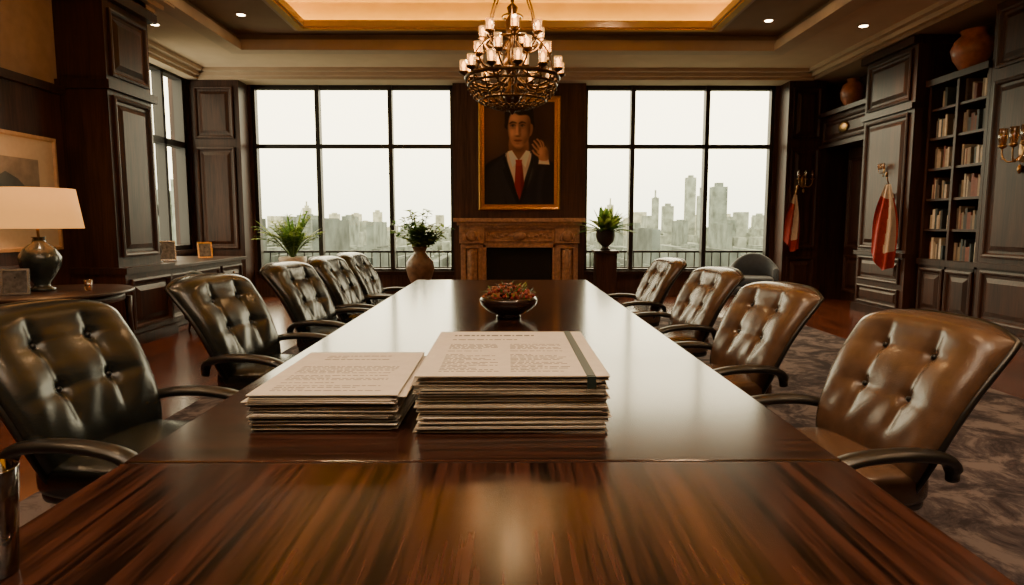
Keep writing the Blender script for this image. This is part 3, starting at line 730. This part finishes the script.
def pframe(x,y,z,w,h,rot,mt=M_silver):
    m=MB(); m.M=Matrix.Translation((x,y,z))@Matrix.Rotation(math.radians(rot),4,'Z')@Matrix.Rotation(math.radians(-12),4,'X')
    m.box((-w/2,0,.004),(w/2,.012,h),M_black); m.rings((0,0,.004),X_,(0,-1,0),(-w/2,w/2,0,h),[(0,0),(0,.012),(.018,.012),(.02,.004)],mt)
    m.box((-w/2+.02,-.006,.024),(w/2-.02,-.004,h-.016),M_photo)
    m.M=Matrix.Translation((x,y,z))@Matrix.Rotation(math.radians(rot),4,'Z'); m.tube([(0,.02,h*.7),(0,h*.45,.004)],.005,M_black,5)
    m.done('photo_frame')
pframe(-4.10,5.34,.752,.20,.22,25); pframe(-4.75,9.0,.832,.22,.28,35); pframe(-4.55,9.7,.832,.2,.24,35,M_gold)
m=MB(); m.lathe([(.022,0),(.025,.002),(.034,.10),(.032,.10),(.022,.008)],M_cup,(-3.74,5.72,.751),16); m.done('drinking_glass')
m=MB(); m.lathe([(.05,0),(.055,.02),(.02,.05),(.02,.1),(.05,.16),(.03,.24),(.04,.26)],M_dkurn,(-4.5,8.3,.831),16); m.done('decorative_vase')

# ------------------------------------------------------------------ plants
def leafblade(m,p0,d,L,w,droop,mt,n=7):
    p0=Vector(p0); d=Vector(d).normalized(); s_=d.cross(Vector((0,0,1)))
    if s_.length<.1: s_=Vector((1,0,0))
    s_.normalize(); vs=[];fs=[]
    for i in range(n+1):
        t=i/n; p=p0+d*(L*t)+Vector((0,0,-droop*L*t*t)); ww=w*math.sin(math.pi*min(.98,.06+t*.92))
        vs+= [p-s_*ww,p+Vector((0,0,-ww*.25)),p+s_*ww]
    for i in range(n):
        a=i*3; fs+=[(a,a+1,a+4,a+3),(a+1,a+2,a+5,a+4)]
    m.add(vs,fs,mt,True)
m=MB(); c=(-3.72,11.15,0)
m.lathe([(.16,0),(.17,.02),(.15,.05),(.19,.35),(.22,.62),(.235,.76),(.22,.78),(.20,.74)],M_pale,c,28)
m.lathe([(.205,.72),(.01,.725)],M_black,c,20)
for k in range(30):
    a=2*math.pi*k/30*1.618*3; el=U(.80,1.5); L=U(.75,1.15)
    d=Vector((math.cos(a)*math.cos(el)*.85,math.sin(a)*math.cos(el)*.6,math.sin(el)))
    p0=Vector((c[0],c[1],.74)); dr=U(.15,.50)
    # broad arching blade leaves plus a few feathered ones
    leafblade(m,p0,d,L,U(.035,.055),dr,random.choice([M_leaf,M_leaf2,M_leaf2]),10)
    sp=[p0+d*(L*.9*t/9)+Vector((0,0,-dr*L*.8*(t/9)**2.2))+Vector((math.cos(a+.5),math.sin(a+.5)*.5,0))*(.10*(t/9)**2) for t in range(10)]
    m.tube(sp,.007,M_leaf,5)
    s_=d.cross(Vector((0,0,1))).normalized()
    for i in range(3,10):
        for q in (-1,1):
            leafblade(m,sp[i],s_*q*.6+d*.9+Vector((0,0,-.3)),U(.14,.22)*(1.15-abs(i-6)*.09),.026,.45,random.choice([M_leaf,M_leaf2,M_leaf2]),3)
m.done('potted_palm')
m=MB(); c=(-1.5,11.05,0)
m.box((c[0]-.22,c[1]-.22,0),(c[0]+.22,c[1]+.22,.20),M_panel2)
m.lathe([(.13,.20),(.14,.22),(.12,.26),(.20,.42),(.245,.58),(.23,.70),(.15,.80),(.10,.86),(.12,.93),(.15,.96),(.13,.96),(.09,.88)],M_stonev,c,32)
for k in range(60):
    a=U(0,6.28); el=U(.45,1.5); L=U(.35,.80); d=Vector((math.cos(a)*math.cos(el)*.8,math.sin(a)*math.cos(el)*.7,math.sin(el)))
    sp=[Vector((c[0],c[1],.9))+d*(L*t/6)+Vector((0,0,-.10*L*(t/6)**2)) for t in range(7)]
    m.tube(sp,.005,M_leaf,4)
    for i in range(2,7):
        for q in range(3):
            b_=U(0,6.28); leafblade(m,sp[i],(math.cos(b_),math.sin(b_),U(-.2,.8)),U(.08,.15),.036,.3,random.choice([M_leaf,M_leaf2]),3)
m.done('potted_plant')
m=MB(); c=(1.72,11.2,0)
m.box((c[0]-.18,c[1]-.18,.0),(c[0]+.18,c[1]+.18,.86),M_panel); m.box((c[0]-.21,c[1]-.21,.84),(c[0]+.21,c[1]+.21,.89),M_panel2); m.box((c[0]-.21,c[1]-.21,0),(c[0]+.21,c[1]+.21,.08),M_panel2)
m.done('plant_pedestal',.005)
m=MB(); m.lathe([(.09,.892),(.10,.90),(.06,.94),(.06,.96),(.14,1.04),(.17,1.14),(.16,1.22),(.18,1.25),(.15,1.25),(.13,1.2)],M_dkurn,c,28)
for k in range(110):
    a=U(0,6.28); el=U(.15,1.5); L=U(.32,.60); d=(math.cos(a)*math.cos(el),math.sin(a)*math.cos(el),math.sin(el))
    leafblade(m,(c[0]+.05*math.cos(a),c[1]+.05*math.sin(a),1.22),d,L,U(.035,.06),U(.10,.45),random.choice([M_leaf,M_leaf,M_leaf2]))
m.done('potted_fern')
m=MB(); m.lathe([(.09,0),(.10,.02),(.17,.16),(.19,.28),(.15,.38),(.08,.44),(.10,.48),(.08,.48),(.06,.43)],M_terra,(5.78,10.95,3.271),28); m.done('terracotta_vase')
m=MB(); m.lathe([(.12,0),(.13,.02),(.22,.16),(.25,.28),(.21,.38),(.14,.45),(.16,.50),(.13,.50),(.11,.44)],M_terra,(5.83,8.22,3.241),28); m.done('terracotta_vase')

# ------------------------------------------------------------------ armchairs
def armchair(x,y,rot,mt,s=1):
    m=MB(); m.M=Matrix.Translation((x,y,0))@Matrix.Rotation(math.radians(rot),4,'Z')@Matrix.Scale(s,4)
    m.ball((0,.02,.36),(.33,.32,.10),mt,12,.4); m.ball((0,0,.22),(.36,.35,.08),mt,12,.3)
    N=24; vs=[];fs=[]
    for i in range(N+1):
        t=math.pi*(i/N)*1.16-math.pi*.08; h=.60+.24*max(0,math.sin(t))**1.5
        for (rr,zz) in ((.31,.15),(.31,h-.03),(.34,h),(.37,h),(.40,h-.03),(.40,.15)):
            vs.append((rr*1.02*math.cos(t),rr*math.sin(t),zz))
    for i in range(N):
        for j in range(6): fs.append((i*6+j,i*6+(j+1)%6,(i+1)*6+(j+1)%6,(i+1)*6+j))
    fs.append(tuple(range(6))); fs.append(tuple(N*6+j for j in range(6))[::-1]); m.add(vs,fs,mt,True)
    for dx,dy in ((-.27,-.25),(.27,-.25),(-.27,.25),(.27,.25)): m.tube([(dx,dy,.17),(dx*1.08,dy*1.08,0.001)],[.025,.015],M_panel2,8)
    m.done('upholstered_armchair')
armchair(4.22,10.9,-20,M_navy,1.0); armchair(-3.68,8.15,150,M_teal,.92)

# ------------------------------------------------------------------ flags & sconces
def flag(x,y,z1,z0,w,rot,pole):
    m=MB(); m.M=Matrix.Translation((x,y,0))@Matrix.Rotation(math.radians(rot),4,'Z')
    H=z1-z0
    def fn(u,v):
        k=2*u-1; ww=w*(.22+.78*math.sin(min(1,v*1.6)*math.pi/2)**1.1)*(1-.10*max(0,v-.7))
        return (k*ww-.03*v, .04*math.sin(k*7+v*2)*min(1,v*3)-.02, z1-H*v*(1-.16*max(0,-k)-.05*abs(k)) )
    m.grid(fn,30,30,M_flagred,True,lambda u,v: M_white if (u>.62-.22*v) and v<.78 and u<.92 or (v<.14) else M_flagred)
    m.tube([(0,pole,z1-.16),(0,-.03,z1+.03),(0,-.07,z1+.10)],.010,M_brass,8); m.ball((0,-.08,z1+.13),(.02,.02,.035),M_brass,6)
    m.ball((0,pole,z1-.17),(.03,.02,.05),M_brass,6)
    m.done('hanging_flag')
flag(5.12,11.46,1.86,.85,.14,0,.12); flag(5.36,9.05,1.90,.68,.17,-55,.12)
def sconce(x,y,z,n,s=1,lit=True):
    m=MB(); m.M=Matrix.Translation((x,y,z))@Matrix.Rotation(math.atan2(n[1],n[0])+math.pi/2,4,'Z')@Matrix.Scale(s,4)
    m.ball((0,-.01,0),(.05,.015,.11),M_brass,8)
    for q in (-1,0,1):
        m.tube(spline([(0,-.02,-.04),(q*.05,-.08,-.10),(q*.11,-.10,-.05),(q*.12,-.10,.02)],4,False),.007,M_brass,6)
        m.lathe([(.01,0),(.032,.015),(.034,.03),(.01,.03)],M_brass,(q*.12,-.10,.02),10)
        m.lathe([(.024,.03),(.036,.09),(.034,.17),(.032,.17),(.022,.035)],M_cup,(q*.12,-.10,.02),12)
        m.lathe([(.009,.03),(.009,.08),(.013,.1),(.002,.13)],M_white,(q*.12,-.10,.02),8)
        for k in range(4): m.ball((q*.12,-.10,-.0-k*.022),(.007,.007,.01),M_cup,4)
    m.ball((0,-.03,-.16),(.02,.02,.04),M_brass,6)
    m.done('wall_sconce')
sconce(5.3,11.56,2.1,(0,-1)); sconce(5.64,7.05,2.15,(-1,0),1.3); sconce(5.46,9.35,2.12,(-1,0),.5)

# ------------------------------------------------------------------ city outside
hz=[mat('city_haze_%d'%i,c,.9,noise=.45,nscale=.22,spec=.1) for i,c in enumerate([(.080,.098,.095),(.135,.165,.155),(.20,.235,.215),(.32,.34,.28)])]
m=MB(); G=-70
def tower(x,y,w,d,top,mt):
    m.box((x-w/2,y,G),(x+w/2,y+d,top),mt)
    if R()<.4: m.box((x-w/4,y+d*.2,top),(x+w/4,y+d*.7,top+U(1,5)*w/14),mt)
for i in range(1900):
    y=U(90,800); x=U(-1,1)*y*1.0-(y*.25 if R()<.3 else 0)
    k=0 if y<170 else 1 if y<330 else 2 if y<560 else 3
    base_t=-.062*y if y<330 else -.035*y
    top=min(base_t+U(-.02,.035)*y, .012*y)
    if R()<.05: top=.020*y*R()
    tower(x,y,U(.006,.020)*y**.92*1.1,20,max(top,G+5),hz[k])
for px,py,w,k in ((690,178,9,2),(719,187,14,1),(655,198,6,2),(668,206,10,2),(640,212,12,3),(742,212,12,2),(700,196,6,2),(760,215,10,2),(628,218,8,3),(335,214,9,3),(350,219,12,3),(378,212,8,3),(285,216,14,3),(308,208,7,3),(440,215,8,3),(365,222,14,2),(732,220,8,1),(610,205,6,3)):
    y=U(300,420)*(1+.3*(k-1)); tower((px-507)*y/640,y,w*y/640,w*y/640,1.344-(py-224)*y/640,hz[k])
    if w<8: 
        x=(px-507)*y/640; z=1.344-(py-224)*y/640; m.box((x-.6,y+2,z),(x+.6,y+3,z+6),hz[k])
for px,py,w in ((168,205,14),(180,180,8),(160,190,8),(188,215,10)):
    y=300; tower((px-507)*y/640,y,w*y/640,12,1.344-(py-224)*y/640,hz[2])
m.done('city_skyline')
m=MB(); m.box((-3000,20,G-1),(3000,4000,G),hz[2]); m.done('city_ground')

# world
w=bpy.data.worlds.new('hazy_sky'); sc.world=w; w.use_nodes=True; nt=w.node_tree; bg=nt.nodes['Background']
tc=nt.nodes.new('ShaderNodeTexCoord'); sx=nt.nodes.new('ShaderNodeSeparateXYZ'); r=nt.nodes.new('ShaderNodeValToRGB')
e=r.color_ramp.elements; e[0].position=.0; e[0].color=(.60,.57,.40,1); e[1].position=.5; e[1].color=(1,.82,.50,1)
x=e.new(.10); x.color=(.87,.77,.50,1); x=e.new(.22); x.color=(1.0,.85,.55,1)
nt.links.new(tc.outputs['Generated'],sx.inputs[0]); nt.links.new(sx.outputs['Z'],r.inputs['Fac']); nt.links.new(r.outputs['Color'],bg.inputs['Color'])
bg.inputs['Strength'].default_value=8.5
def area(name,loc,rot,sx_,sy_,en,col,portal=False):
    l=bpy.data.lights.new(name,'AREA'); l.shape='RECTANGLE'; l.size=sx_; l.size_y=sy_; l.energy=en; l.color=col
    if portal:
        try: l.cycles.is_portal=True
        except Exception as ex: print(ex)
    o=bpy.data.objects.new(name,l); sc.collection.objects.link(o); o.location=loc; o.rotation_euler=rot
area('window_portal_light',(-2.82,12.3,2.15),(-math.pi/2,0,0),3.7,3.42,1,(1,1,1),True)
area('window_portal_light',(3.18,12.3,2.15),(-math.pi/2,0,0),3.5,3.42,1,(1,1,1),True)
area('window_portal_light',(-5.95,10.55,2.4),(0,-math.pi/2,0),3.0,1.96,1,(1,1,1),True)
area('added_fill_light',(0,.6,4.20),(0,0,0),5,2.5,165,(1,.78,.54))  # unseen fill light added overhead to brighten the near end and chair fronts

# camera
cam=bpy.data.cameras.new('camera'); co=bpy.data.objects.new('camera',cam); sc.collection.objects.link(co)
cam.sensor_width=36; cam.lens=22.5; cam.clip_end=6000; cam.clip_start=.02
co.location=(0,0,1.344); co.rotation_euler=(math.radians(90-6.1),0,math.radians(-.45)); sc.camera=co
